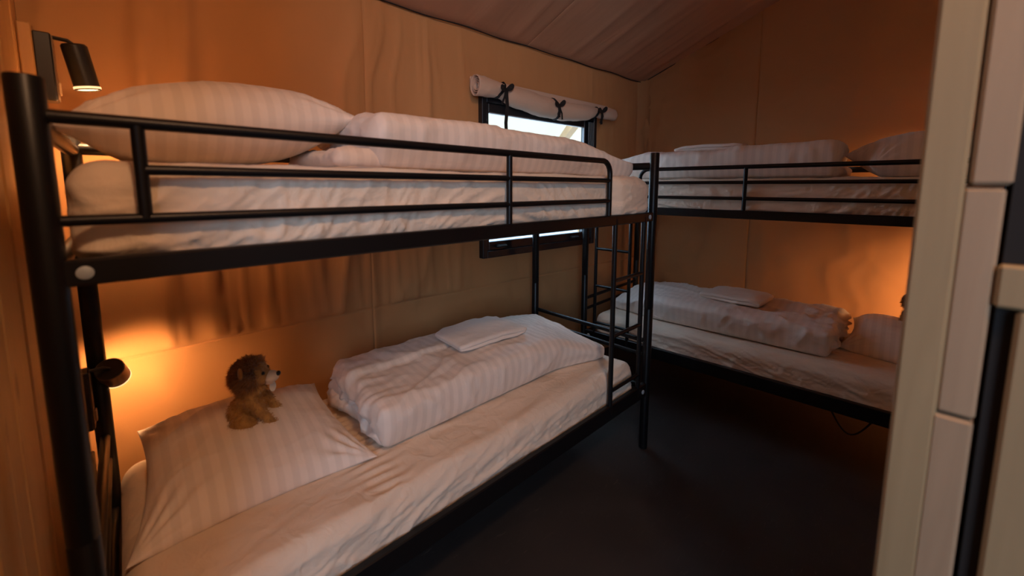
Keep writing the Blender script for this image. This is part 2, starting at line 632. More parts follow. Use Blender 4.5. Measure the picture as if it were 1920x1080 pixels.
xs = np.concatenate([np.arange(-3.6, -.4, .4), refine(-.4, 3.50, .014, (SEAMX,))])
xs = np.array(sorted(set([x for x in xs if min(abs(x-WX0), abs(x-WX1)) > .006]+[WX0+.03, WX1-.03])))
zs = refine(0.0, HE+.06, .018, (SEAMZ,))
zs = np.array(sorted(set([z for z in zs if min(abs(z-WZ0-.03), abs(z-WZ1+.03)) > .008]+[WZ0+.03, WZ1-.03])))
def fwall(U, Vz):
    d = wall_y(U, Vz)-.006*groove(U, SEAMX)-.005*groove(Vz, SEAMZ)
    d = d+.003*np.clip(1-np.abs(U-SEAMX-.018)/.017, 0, 1)**.3*(np.abs(U-SEAMX-.018) < .017)
    d = d+.0025*((Vz < SEAMZ) & (Vz > SEAMZ-.028))
    x, y = U, YW-d
    return np.stack([x*cos(TW)-y*sin(TW), x*sin(TW)+y*cos(TW), Vz], -1)
o = grid_mesh('wall_back', xs, zs, fwall, M['canvas'], hole=(WX0+.03, WX1-.03, WZ0+.03, WZ1-.03))
tag(o, kind='structure')
wall_back = o

# gable wall, parallel to the second bunk
GX = 1.035
ys = refine(-4.3, .14, .022, (-.80,))
def gz(y):
    """height of the roof above gable position y (bed-2 frame)"""
    return HE+SL*np.minimum(np.clip(.11-y, 0, None), np.clip(5.3-(.11-y), 0, None))
vsn = np.linspace(0, 1, 120)
def fgable(U, T):
    z = T*(gz(U)+.02)
    d = .010*noise(U*1.2, z*1.1, 0, 31)
    d = d+.006*ridge(U*2.2+z*1.2, z*3.6-U*.9, 0, 32)+.004*ridge(U*4-z*2.5, z*5+U*1.5, 0, 33)*sstep(1.2, 2.2, z)
    d = d+.004*ridge(U*5+.4*noise(U*5, z*5, 0, 5), z*1.1, 0, 36)*sstep(1.5, .9, z)
    d = d+.003*noise(U*9, z*9, 0, 34)-.004*groove(U, -.80)
    # gathers in the corner under the eave
    d = d+.022*ridge(U*16+z*1.5, z*.8, 0, 35)*sstep(-.22, .08, U)*sstep(1.2, 2.2, z)
    x = GX-1.6*d
    return np.stack([X2+x*cos(TB)-U*sin(TB), Y2+x*sin(TB)+U*cos(TB), z], -1)
o = grid_mesh('wall_right', ys, vsn, fgable, M['canvas_g'], flip=True)
tag(o, kind='structure')

# roof slopes (canvas)
cx = refine(-3.6, 3.62, .022, (2.066,))
cs = np.array([-.12]+list(np.arange(0, 2.65, .05))+[2.65])
def froof(U, S):
    fold = .5+.5*np.sin((U*5+.5*noise(U*2, S*.8, 0, 44))*2)
    amp = sstep(3.0, .4, S)
    sag = .035*np.sin(pi*np.clip(S/2.65, 0, 1))
    d = .012*ridge(U*5.5+.1*noise(U*3, S*2, 0, 41), S*.35, 0, 42)+.010*ridge(U*11, S*.5, 0, 43)*sstep(2.9, 3.4, U)+.006*noise(U*7, S*.8, 0, 45)
    d = d+.015*ridge(U*9, S*.4, 0, 46)*sstep(3.2, 3.5, U)
    y = YW-S-.0
    z = HE+SL*np.clip(S, 0, 9)-sag-d*sstep(0, .12, S)+.004*groove(U, 2.066)
    return np.stack([U*cos(TW)-y*sin(TW), U*sin(TW)+y*cos(TW), z], -1)
o = grid_mesh('ceiling', cx, cs, froof, M['canvas_r'], flip=True)
tag(o, kind='structure')
def froof2(U, S):
    y = YW-2.65-S
    z = HE+SL*(2.65-S)-.01*noise(U*4, S, 0, 47)
    return np.stack([U*cos(TW)-y*sin(TW), U*sin(TW)+y*cos(TW), z], -1)
tag(grid_mesh('ceiling', np.arange(-3.6, 3.7, .1), np.arange(0, 2.7, .1), froof2, M['canvas_r'], flip=True), kind='structure')
tag(MB().box(-3.72, 3.55, -4.45, -4.38, 0, 2.38).build('wall_front', M['canvas'], None), kind='structure')
def left_gable():
    V = [(-3.6, -4.4, 0), (-3.6, 1.16, 0), (-3.6, 1.16, HE+.0), (-3.6, -1.5, 3.5), (-3.6, -4.4, HE)]
    b = MB(); b.V = V+[(x-.05, y, z) for x, y, z in V]
    b.F = [(0, 1, 2, 3, 4), (9, 8, 7, 6, 5)]+[(i, i+5, (i+1) % 5+5, (i+1) % 5) for i in range(5)]
    return b.build('wall_left', M['canvas'])
tag(left_gable(), kind='structure')
tag(MB().box(-3.75, 3.95, -4.45, 1.35, -.06, 0).build('floor', M['floor']), kind='structure')

# seams: stitched ropes along eave, gable edge and wall seams
def seam(name, pts, r, mat, matrix=None):
    o = MB().tube(pts, r, 6).build(name, mat, None, True, matrix)
    return tag(o, kind='structure')
pts = [wl(x, YW-.006-.004*math.sin(x*9), HE-.006+.003*math.sin(x*13)) for x in np.arange(-.5, 3.5, .06)]
seam('trim_1', pts, .0035, M['ply'])
pts = []
for y in np.arange(.06, -2.4, -.08):
    q = MB2 @ Vector((GX-.012, y, float(gz(y))-.035*math.sin(pi*min(1, (.11-y)/2.65))-.006))
    pts.append(q)
seam('trim_2', pts, .004, M['ply'])
# pocket of gathered canvas in the corner
def corner_pocket():
    n, V, F = 13, [], []
    rows = 26
    for j in range(rows+1):
        t = j/rows
        z = 2.33-t*2.3
        wd = .10*(1-t)**.7+.022
        for i in range(n):
            s = i/(n-1)
            a = s*pi/2
            fold = .012*math.cos(i*pi)*(1-t)**.6+.004*math.cos(i*pi)
            rr = wd+fold
            # quarter round filling the corner, in the bed-2 frame
            V.append(MB2 @ Vector((GX-.008-rr*(1-sin(a))*1.1, .132-rr*(1-cos(a))*1.1, z)))
    for j in range(rows):
        for i in range(n-1):
            F.append((j*n+i, (j+1)*n+i, (j+1)*n+i+1, j*n+i+1))
    return mesh('trim_3', V, F, M['canvas_g'])
tag(corner_pocket(), kind='structure')

# ------------------------------------------------------------------ window
def wbox(b, x0, x1, z0, z1, d0, d1, bev=.003):
    """box on the wall: d = distance from the wall plane into the room"""
    return b.box(x0, x1, YW-d1, YW-d0, z0, z1, bev)
win = wbox(MB(), WX0, WX0+.036, WZ0, WZ1, -.03, .03).build('window_1', M['frame'], None, False, MW)
win.data.materials[0] = M['frame']
tag(win, kind='structure')
def wpart(name, b, mat, smooth=False, parent=win):
    o = b.build(name, mat, parent, smooth)
    return o
wpart('frame_top', wbox(MB(), WX0+.036, WX1-.036, WZ1-.036, WZ1, -.03, .03), M['frame'])
wpart('frame_bottom', wbox(MB(), WX0+.036, WX1-.036, WZ0, WZ0+.045, -.03, .03), M['frame'])
wpart('frame_side', wbox(MB(), WX1-.036, WX1, WZ0, WZ1, -.03, .03), M['frame'])
PX0, PX1, PZ0, PZ1 = 1.735, 2.662, 1.058, 1.862
s = MB()
wbox(s, WX0+.036, PX0, WZ0+.045, WZ1-.036, -.02, .012); wbox(s, PX1, PX1+.03, WZ0+.045, WZ1-.036, -.02, .012)
wbox(s, PX0, PX1, PZ1, WZ1-.036, -.02, .012); wbox(s, PX0, PX1, WZ0+.045, PZ0, -.02, .012)
wbox(s, PX1+.03, WX1-.036, WZ0+.045, WZ1-.036, -.02, -.005)
sash = wpart('sash', s, M['frame'])
g = MB(); wbox(g, PX0, PX1, PZ0, PZ1, -.012, -.006, 0)
wpart('pane', g, M['glass'], parent=win)
lp = MB(); wbox(lp, PX0, PX1, PZ1-.006, PZ1, -.004, .016, .001)
wbox(lp, PX1-.006, PX1, PZ0, PZ1, -.004, .016, .001)
wpart('glazing_bead', lp, plain('grey_bead', (.30, .32, .33), .3))
for hx in (1.83, 2.56):
    h = MB(); wbox(h, hx-.045, hx+.045, 1.018, 1.036, .012, .026, .004); h.tube([(hx-.01, YW-.012, 1.027), (hx-.01, YW-.04, 1.027)], .007, 10)
    wbox(h, hx-.05, hx+.03, 1.020, 1.033, .034, .046, .004)
    wpart('handle', h, M['strap'])
# folded dark fly screen hanging in the right of the frame
def screen():
    V, F = [], []
    n, rows = 40, 12
    for j in range(rows+1):
        z = WZ0+.05+(WZ1-.05-WZ0-.05)*j/rows
        for i in range(n+1):
            x = PX1+.034+.062*i/n
            V.append((x, YW-.022-.010*math.sin(i*1.2+.3*math.sin(z*9)), z))
    for j in range(rows):
        for i in range(n):
            F.append((j*(n+1)+i, j*(n+1)+i+1, (j+1)*(n+1)+i+1, (j+1)*(n+1)+i))
    return V, F
V_, F_ = screen()
mesh('folded_screen', V_, F_, plain('dark_fly_screen', (.03, .04, .045), .3), win)

# rolled canvas blind above the window, tied with three black straps
RB = empty('rolled_blind', MW @ Matrix.Translation((2.28, YW-.07, 1.90)), 'rolled-up tan canvas blind tied with black straps above the window', 'blind')
RBI = Matrix.Translation((-2.28, -(YW-.07), -1.90))
def roll_center(x):
    t = (x-1.60)/(2.955-1.60)
    return 1.990-.014*t-.030*math.sin(pi*t)**2
def roll_r(x, th):
    t = (x-1.60)/(2.955-1.60)
    r = .056-.012*t
    tie = min(abs(x-1.775), abs(x-2.245), abs(x-2.72))
    r *= .80+.2*sstep(0, .11, tie)
    bag = .034*math.sin(pi*min(1, max(0, (x-1.80)/.9)))**.5 if 1.8 < x < 2.7 else 0
    r += bag*(0.5-.5*sin(th))*(1.0)+.006*float(noise(x*9, th*.8, 0, 61))+.004*float(ridge(x*16, th*1.1, 0, 62))
    return r
V_, F_ = [], []
xs_ = np.concatenate([np.arange(1.592, 2.96, .0125)])
n = 44
for i, x in enumerate(xs_):
    zc = roll_center(x)
    for k in range(n):
        th = 2*pi*k/n
        r = roll_r(x, th)
        V_.append((x, YW-.066+r*cos(th)*.86, zc+r*sin(th)))
for i in range(len(xs_)-1):
    for k in range(n):
        k2 = (k+1) % n
        F_.append((i*n+k, i*n+k2, (i+1)*n+k2, (i+1)*n+k))
e0 = (len(xs_)-1)*n
F_.append(tuple(e0+k for k in range(n)))
# spiral inner layers at the open left end
o = mesh('blind_roll', V_, F_, M['blind'], RB); o.matrix_basis = RBI
md = o.modifiers.new('thick', 'SOLIDIFY'); md.thickness = .004; md.offset = -1
V_, F_ = [], []
xs2 = np.arange(1.600, 1.80, .02)
N2 = 120
for x in xs2:
    zc = roll_center(1.6)
    for k in range(N2):
        th = k/N2*2*pi*2.6
        r = .050-.030*k/N2+.003*math.sin(th*2+1)
        V_.append((x+.004*math.sin(th), YW-.066+r*cos(th)*.86, zc+r*sin(th)))
for i in range(len(xs2)-1):
    for k in range(N2-1):
        F_.append((i*N2+k, i*N2+k+1, (i+1)*N2+k+1, (i+1)*N2+k))
o = mesh('inner_layers', V_, F_, M['blind'], RB); o.matrix_basis = RBI
md = o.modifiers.new('thick', 'SOLIDIFY'); md.thickness = .0025
# flap that runs from the roll up to the wall
fl = MB()
fl.box(1.597, 2.95, YW-.016, YW-.004, 1.985, 2.052, .004)
o = fl.build('top_hem', M['blind'], RB); o.matrix_basis = RBI
def strap(x, tail, lean):
    b = MB(); zc = roll_center(x)
    ring = []
    for k in range(25):
        th = 2*pi*k/24
        r = roll_r(x, th)+.004
        ring.append((x+lean*.03*math.sin(th), YW-.066+r*cos(th)*.86, zc+r*sin(th)))
    b.tube(ring, .003, 4, True, flat=(.0015, .009))
    kx, ky, kz = x+.004, YW-.066-.054, zc-.004
    b.ell((kx, ky-.002, kz), (.013, .009, .013), 8)
    # two bow loops
    for sgn, up_ in ((-1, .35), (1, 1.0)):
        lp_ = [(kx+sgn*.045*math.sin(a)*(1), ky-.008-.008*math.sin(a), kz+up_*.030*math.sin(a)+.011*math.sin(2*a)) for a in np.linspace(0, pi, 12)]
        b.tube(lp_, .003, 4, True, flat=(.0015, .008))
    # tails
    b.tube([(kx, ky-.006, kz), (kx+.004, ky-.010, kz-tail*.35), (kx-.002, ky-.004, kz-tail*.7), (kx+.006, ky, kz-tail)], .003, 4, True, flat=(.0015, .012))
    b.tube([(kx, ky-.006, kz), (kx-.022*lean, ky-.012, kz-.05), (kx-.034*lean, ky-.004, kz-.085)], .003, 4, True, flat=(.0015, .006))
    o = b.build('tie_strap', M['strap'], RB); o.matrix_basis = RBI
strap(1.775, .27, 1.0); strap(2.245, .075, -1.0); strap(2.72, .09, .6)

# ------------------------------------------------------------------ outside the window
aw = empty('porch_awning', Matrix.Translation((2.9, 2.4, 0)), 'pale sunlit canvas awning with a wooden rafter outside the window', 'awning')
def aw_part(name, b, mat, smooth=False):
    o = b.build(name, mat, aw, smooth)
    o.matrix_basis = Matrix.Translation((-2.9, -2.4, 0))
    return o
b = MB()
V_, F_ = [], []
for i in range(41):
    for j in range(31):
        x = .6+i*.17; y = 2.85+j*.055
        V_.append((x, y, 2.43-.12*(j*.055)+.02*noise(x*2, y*1.2, 0, 71)+.0))
for i in range(40):
    for j in range(30):
        F_.append((i*31+j, (i+1)*31+j, (i+1)*31+j+1, i*31+j+1))
b.V = [tuple(map(float, v)) for v in V_]; b.F = F_
aw_part('awning_canvas', b, M['awning'], True)
b = MB().tube([(4.6, 2.45, 2.30), (6.3, 4.3, 2.10)], .05, 4, True, flat=(.045, .07))
aw_part('rafter', b, wood_mat('sunlit_rafter', (.62, .36, .15), (.5, .27, .10), 0))
for px_, py_ in ((.75, 2.95), (7.3, 2.95), (.75, 4.4), (7.3, 4.4)):
    aw_part('awning_post', MB().box(px_-.03, px_+.03, py_-.03, py_+.03, -.02, 2.40 if py_ < 3 else 2.23, .004), M['pine'])
tag(MB().box(-6, 12, 1.4, 12, -.12, -.02).build('ground', M['hedge']), kind='structure')

# ------------------------------------------------------------------ timber partition at the head of the first bunk
PXF = -.075
wl1 = MB().box(PXF-.08, PXF-.02, -.42, 1.06, 0, 2.9).build('wall_head', M['ply'])
tag(wl1, kind='structure')
yy = -.42
random.seed(5)
k = 0
while yy < 1.0:
    wd = (.095, .12, .095, .14)[k % 4]
    y1 = min(yy+wd, 1.045)
    dx = random.uniform(-.003, .003)
    if not (.86 < (yy+y1)/2 < .98):
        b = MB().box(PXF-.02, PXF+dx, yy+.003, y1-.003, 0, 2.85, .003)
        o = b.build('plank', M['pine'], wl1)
    yy = y1; k += 1
    if y1 >= 1.045: break
# standing timbers that carry the lamp boxes
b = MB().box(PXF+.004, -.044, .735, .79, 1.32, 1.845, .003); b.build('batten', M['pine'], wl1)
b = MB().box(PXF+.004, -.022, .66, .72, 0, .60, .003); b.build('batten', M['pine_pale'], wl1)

# timber door post at the right edge of the view and its partition
RX = .90
wr = empty_ = MB().box(RX+.015, RX+.10, -1.42, -1.072, 0, 3.2).build('wall_partition', M['ply'])
tag(wr, kind='structure')
def tim(name, y0, y1, z0, z1, x0=RX, x1=RX+.095, mat='pine_pale', bev=.004):
    return MB().box(x0, x1, y0, y1, z0, z1, bev).build(name, M[mat], wr)
tim('stud', -1.0305, -.986, 0, 3.19, RX, RX+.12)
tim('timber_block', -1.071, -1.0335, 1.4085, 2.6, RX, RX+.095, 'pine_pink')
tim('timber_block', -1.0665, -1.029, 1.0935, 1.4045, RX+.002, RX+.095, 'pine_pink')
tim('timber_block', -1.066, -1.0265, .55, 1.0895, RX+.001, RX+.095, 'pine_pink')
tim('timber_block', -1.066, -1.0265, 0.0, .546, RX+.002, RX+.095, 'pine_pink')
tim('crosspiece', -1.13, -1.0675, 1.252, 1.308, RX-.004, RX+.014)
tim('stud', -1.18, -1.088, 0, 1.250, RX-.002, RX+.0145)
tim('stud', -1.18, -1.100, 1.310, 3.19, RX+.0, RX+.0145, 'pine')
# head wall of the second bunk, out of the camera's view
hw = MB().box(-.10, 1.02, -.07, -.02, 0, 2.9).build('wall_side', M['ply'], None, False, MB2 @ Matrix.Translation((0, -2.12, 0)))
tag(hw, kind='structure')
for i in range(9):
    MB().box(-.10+i*.124+.003, -.10+(i+1)*.124-.003, -.02, 0, 0, 2.88, .003).build('plank', M['pine'], hw)
tag(MB().box(1.0, 2.62, -1.50, -1.44, 0, 3.2).build('wall_corridor', M['pine']), kind='structure')

# ------------------------------------------------------------------ bunk beds
L, W = 2.05, .809
ZT = 1.577
def bunk(bed, label):
    sg = SG[bed]
    root = empty('bunk_bed', BEDM[bed], label, 'bunk bed')
    mt = M['metal']
    def add(name, b, parent=root, sm=True, mat=mt):
        V = np.array(b.V, float); V[:, 1] *= sg
        F = [f[::-1] for f in b.F] if sg < 0 else b.F
        o = mesh(name, V, F, mat, parent, False)
        if sm: smooth_by_angle(o)
        return o
    R = .0225
    for x in (0, L):
        for y in (0, W):
            b = MB()
            prof = [(R*.6, 0), (R, .002), (R, .772), (R*.955, .774), (R*.955, .778), (R, .78), (R, ZT-.003), (R*.93, ZT), (.001, ZT+.001)]
            b.lathe(prof, Matrix.Translation((x, y, 0)), 28)
            add('post', b)
    for zc, h in ((1.258, .046), (.338, .076)):
        for y in (0, W):
            s_ = 1 if y == 0 else -1
            # L-shaped side rail: upright web and inner flange
            b = MB().box(R*.6, L-R*.6, y-.013, y+.013, zc-h/2, zc+h/2, .004)
            b.box(R, L-R, min(y, y+s_*.045), max(y, y+s_*.045), zc-h/2, zc-h/2+.005)
            o = add('side_rail', b, sm=False)
            for x in (.042, L-.05):
                q = MB().lathe([(.0115, 0), (.0115, .003), (.009, .0045), (.0005, .005)], Matrix.Translation((x, y-s_*.013, zc)) @ Matrix.Rotation(pi/2*s_, 4, 'X'), 14)
                add('bolt', q, o, True, M['bolt'])
        for k in range(12):
            x = .12+k*.165
            add('slat', MB().box(x-.02, x+.02, .030, W-.030, zc-h/2+.005, zc-h/2+.012, .001), sm=False)
    # end rails
    for x in (0, L):
        for z, r in ((1.512, .018), (1.258, .016), (.598, .012), (.518, .011), (.338, .016)):
            add('end_rail', MB().tube([(x, .01, z), (x, W-.01, z)], r, 16))
    # back guard rail
    add('back_rail', MB().tube([(.01, W, 1.517), (L-.01, W, 1.517)], .018, 16))
    for x in (.70, 1.35):
        add('spindle', MB().tube([(x, W, 1.517), (x, W, 1.27)], .010, 12))
    # front guard
    rg, X3, ZG = .0115, 1.6515, 1.517
    pts = [(.018, 0, ZG), (X3-.055, 0, ZG)]+arcpts((X3-.055, ZG-.055), .055, pi/2, 0, 8)[1:]+[(X3, 0, 1.278)]
    add('guard_rail', MB().tube(pts, rg, 14))
    add('guard_rail', MB().tube([(.127, 0, 1.434), (X3, 0, 1.434)], .0095, 12))
    add('guard_rail', MB().tube([(.018, 0, 1.346), (X3, 0, 1.346)], .0095, 12))
    add('spindle', MB().tube([(.127, 0, ZG), (.127, 0, 1.346)], .0105, 12))
    add('spindle', MB().tube([(1.048, 0, ZG), (1.048, 0, 1.278)], .0105, 12))
    # ladder
    lad = None
    b = MB().tube([(1.702, -.004, 1.262), (1.702, -.004, .318)], .0115, 14)
    lad = add('ladder', b)
    add('ladder_stile', MB().tube([(1.958, -.004, 1.262), (1.958, -.004, .318)], .0115, 14), lad)
    for z in (.978, .712, .445):
        add('rung', MB().tube([(1.702, -.004, z), (1.958, -.004, z)], .0095, 12), lad)
    return root
bunk(1, 'black metal bunk bed on the left along the window wall, plush lion on it')
bunk(2, 'black metal bunk bed at the back right, along the wall without a window')

# ------------------------------------------------------------------ mattresses
def mattress(bed, lvl, label):
    z0, z1 = ((1.248, 1.452) if lvl else (.318, .502))
    x0, x1, y0, y1 = .026, (2.022 if lvl else 1.972), .016, .782
    if not lvl: y0 = .016
    P, N, F = rbox(x1-x0, y1-y0, z1-z0, .055, .0075, .0075)
    X = P[:, 0]+(x0+x1)/2; Y = P[:, 1]+(y0+y1)/2; Z = P[:, 2]+(z0+z1)/2
    sd = 100+bed*10+lvl
    t = (Z-z0)/(z1-z0)
    side = np.clip(-N[:, 1], 0, 1)
    endw = np.abs(N[:, 0])
    # drawn diagonals of the fitted sheet along the front side
    ang = .45+.5*noise(X*1.1, 0, 0, sd)
    a = X*np.cos(ang)*1+Z*2.2*np.sin(ang)
    c = -X*np.sin(ang)+Z*2.2*np.cos(ang)
    wr_ = crumple(a*3.0, c*11, 0, sd+1)*.7+crumple(a*7, c*24, 0, sd+2)*.4
    amp = (.034 if bed == 2 else .024)
    d = wr_*amp*np.maximum(side, .7*endw)*(.35+.65*(1-t))
    top = np.clip(N[:, 2], 0, 1)*(Z > (z0+z1)/2)
    inner = (np.abs(N).sum(1) < 1e-6) & (Z > (z0+z1)/2)
    tw = np.where(inner, 1, top)
    edgew = sstep(.16, .02, np.minimum(Y-y0, y1-Y))
    a2 = X*.8+Y*.6
    d2 = .010*crumple(a2*3.5, (Y-X*.35)*9, 0, sd+4)*(.35+.65*edgew)+.002*noise(X*7, Y*7, 0, sd+5)+.003*noise(X*2, Y*2, 0, sd+6)
    # gathers in front of the folded duvet
    gx = .62
    d2 = d2+.006*np.exp(-((X-gx)/.06)**2)*np.sin(Y*150+2*noise(X*9, Y*9, 0, 3))*1.0
    NN = N.copy(); NN[inner] = (0, 0, 1)
    Zn = Z+tw*d2
    X = X-NN[:, 0]*d*0+np.where(endw > 0, NN[:, 0]*d*.6, 0)
    Y = Y+np.where(side > 0, -side*(np.minimum(d, .016)-.010), 0)
    if lvl:
        bul = sstep(1.68, 1.76, X)*sstep(2.06, 2.0, X)*side*sstep(.02, .15, t)
        Y = Y-.030*bul
    # softly rounded, slightly uneven bottom edge over the rail
    Zn = Zn+np.where(t < .25, .004*noise(X*6, Y*3, 0, sd+7), 0)
    V = np.stack([X, Y, Zn], 1)
    o = place('mattress', V, F, M['sheet'], bed)
    return tag(o, label, 'mattress', None)
mattress(1, 1, 'mattress in a cream fitted sheet on the upper bunk of the left bed')
mattress(1, 0, 'mattress in a cream fitted sheet on the lower bunk of the left bed')
mattress(2, 1, 'mattress in a wrinkled sheet on the upper bunk of the right-hand bed')
mattress(2, 0, 'mattress in a heavily wrinkled sheet on the lower bunk of the right-hand bed')

# ------------------------------------------------------------------ pillows
def pillow(bed, corners, T, base, label, seed=1, sag=0.0):
    c = np.array(corners, float)       # near-head, near-foot, far-foot, far-head
    n = 78
    g = np.linspace(-1, 1, n)
    g = np.sign(g)*(1-(1-np.abs(g))**1.25)
    U, Vv = np.meshgrid(g, g, indexing='ij')
    a, b = (U+1)/2, (Vv+1)/2
    # drawn in edges, long pointed corners
    pin = .055
    aa = .5+(a-.5)*(1-pin*2*(1-Vv**2)**1.0*np.abs(U)**1.5)
    bb = .5+(b-.5)*(1-pin*2*(1-U**2)**1.0*np.abs(Vv)**1.5)
    P = (c[0][None, None]*((1-aa)*(1-bb))[..., None]+c[1][None, None]*(aa*(1-bb))[..., None]
         + c[2][None, None]*(aa*bb)[..., None]+c[3][None, None]*((1-aa)*bb)[..., None])
    th = ((1-np.abs(U)**2.6)*(1-np.abs(Vv)**2.6))**.62
    cor = np.sqrt((1-np.abs(U))**2+(1-np.abs(Vv))**2)
    phi = np.arctan2(1-np.abs(Vv)+1e-3, 1-np.abs(U)+1e-3)
    q = (U > 0)*2+(Vv > 0)
    wr_ = .007*np.sin(phi*17+q*2+2*noise(U*2, Vv*2, 0, seed))*np.exp(-((cor-.28)/.22)**2)
    edge = np.minimum(1-np.abs(U), 1-np.abs(Vv))
    along = np.where(1-np.abs(U) < 1-np.abs(Vv), Vv, U)
    wr_ = wr_+.003*np.sin(along*46+3*noise(along*3, q, 0, seed+1))*np.exp(-(edge/.14))*sstep(0, .03, edge)
    low = .009*noise(U*1.6, Vv*1.6, 0, seed+2)+.007*crumple(U*1.6+Vv*.6, Vv*2.2-U*.5, 0, seed+3)
    ztop = P[..., 2]+T*.62*th+(wr_+low)*np.clip(th*2, 0, 1)-sag*np.exp(-((U*1.0)**2+(Vv)**2)/.2)
    zbot = np.maximum(P[..., 2]-T*.55*th, base+.001)
    zbot = np.minimum(zbot, ztop-.001)
    top = np.stack([P[..., 0], P[..., 1], ztop], -1).reshape(-1, 3)
    bot = np.stack([P[..., 0], P[..., 1], zbot], -1).reshape(-1, 3)
    F = []
    N_ = n*n
    rim = {}
    def bi(i, j):
        k_ = i*n+j
        return k_ if (i in (0, n-1) or j in (0, n-1)) else N_+k_
    for i in range(n-1):
        for j in range(n-1):
            F.append((i*n+j, (i+1)*n+j, (i+1)*n+j+1, i*n+j+1))
            F.append((bi(i, j), bi(i, j+1), bi(i+1, j+1), bi(i+1, j)))
    V = np.concatenate([top, bot])
    used = sorted(set(k for f in F for k in f)); mp = {k: i for i, k in enumerate(used)}
    V = V[used]; F = [tuple(mp[k] for k in f) for f in F]
    o = place('pillow', V, F, M['stripe'], bed)
    return tag(o, label, 'pillow')
pillow(1, [(.035, .235, .512), (.652, .215, .512), (.625, .745, .585), (.075, .785, .590)], .165, .503,
       'white striped pillow under the plush lion on the lower left bunk', 3)
pillow(1, [(-.002, .125, 1.515), (.685, .31, 1.625), (.625, .76, 1.60), (.03, .77, 1.54)], .200, 1.458,
       'plump white pillow behind the nearest guard rail under the black reading lamp', 5)
pillow(2, [(.02, .12, 1.515), (.55, .12, 1.51), (.670, .30, 1.575), (.10, .78, 1.58)], .20, 1.458,
       'white striped pillow on the upper right-hand bunk, cut off by the door post', 7)
pillow(2, [(.0+.03, .20, .512), (.62, .37, .520), (.58, .78, .600), (.03, .77, .590)], .185, .503,
       'white striped pillow on the lower bunk of the right-hand bed beside the door post', 9)

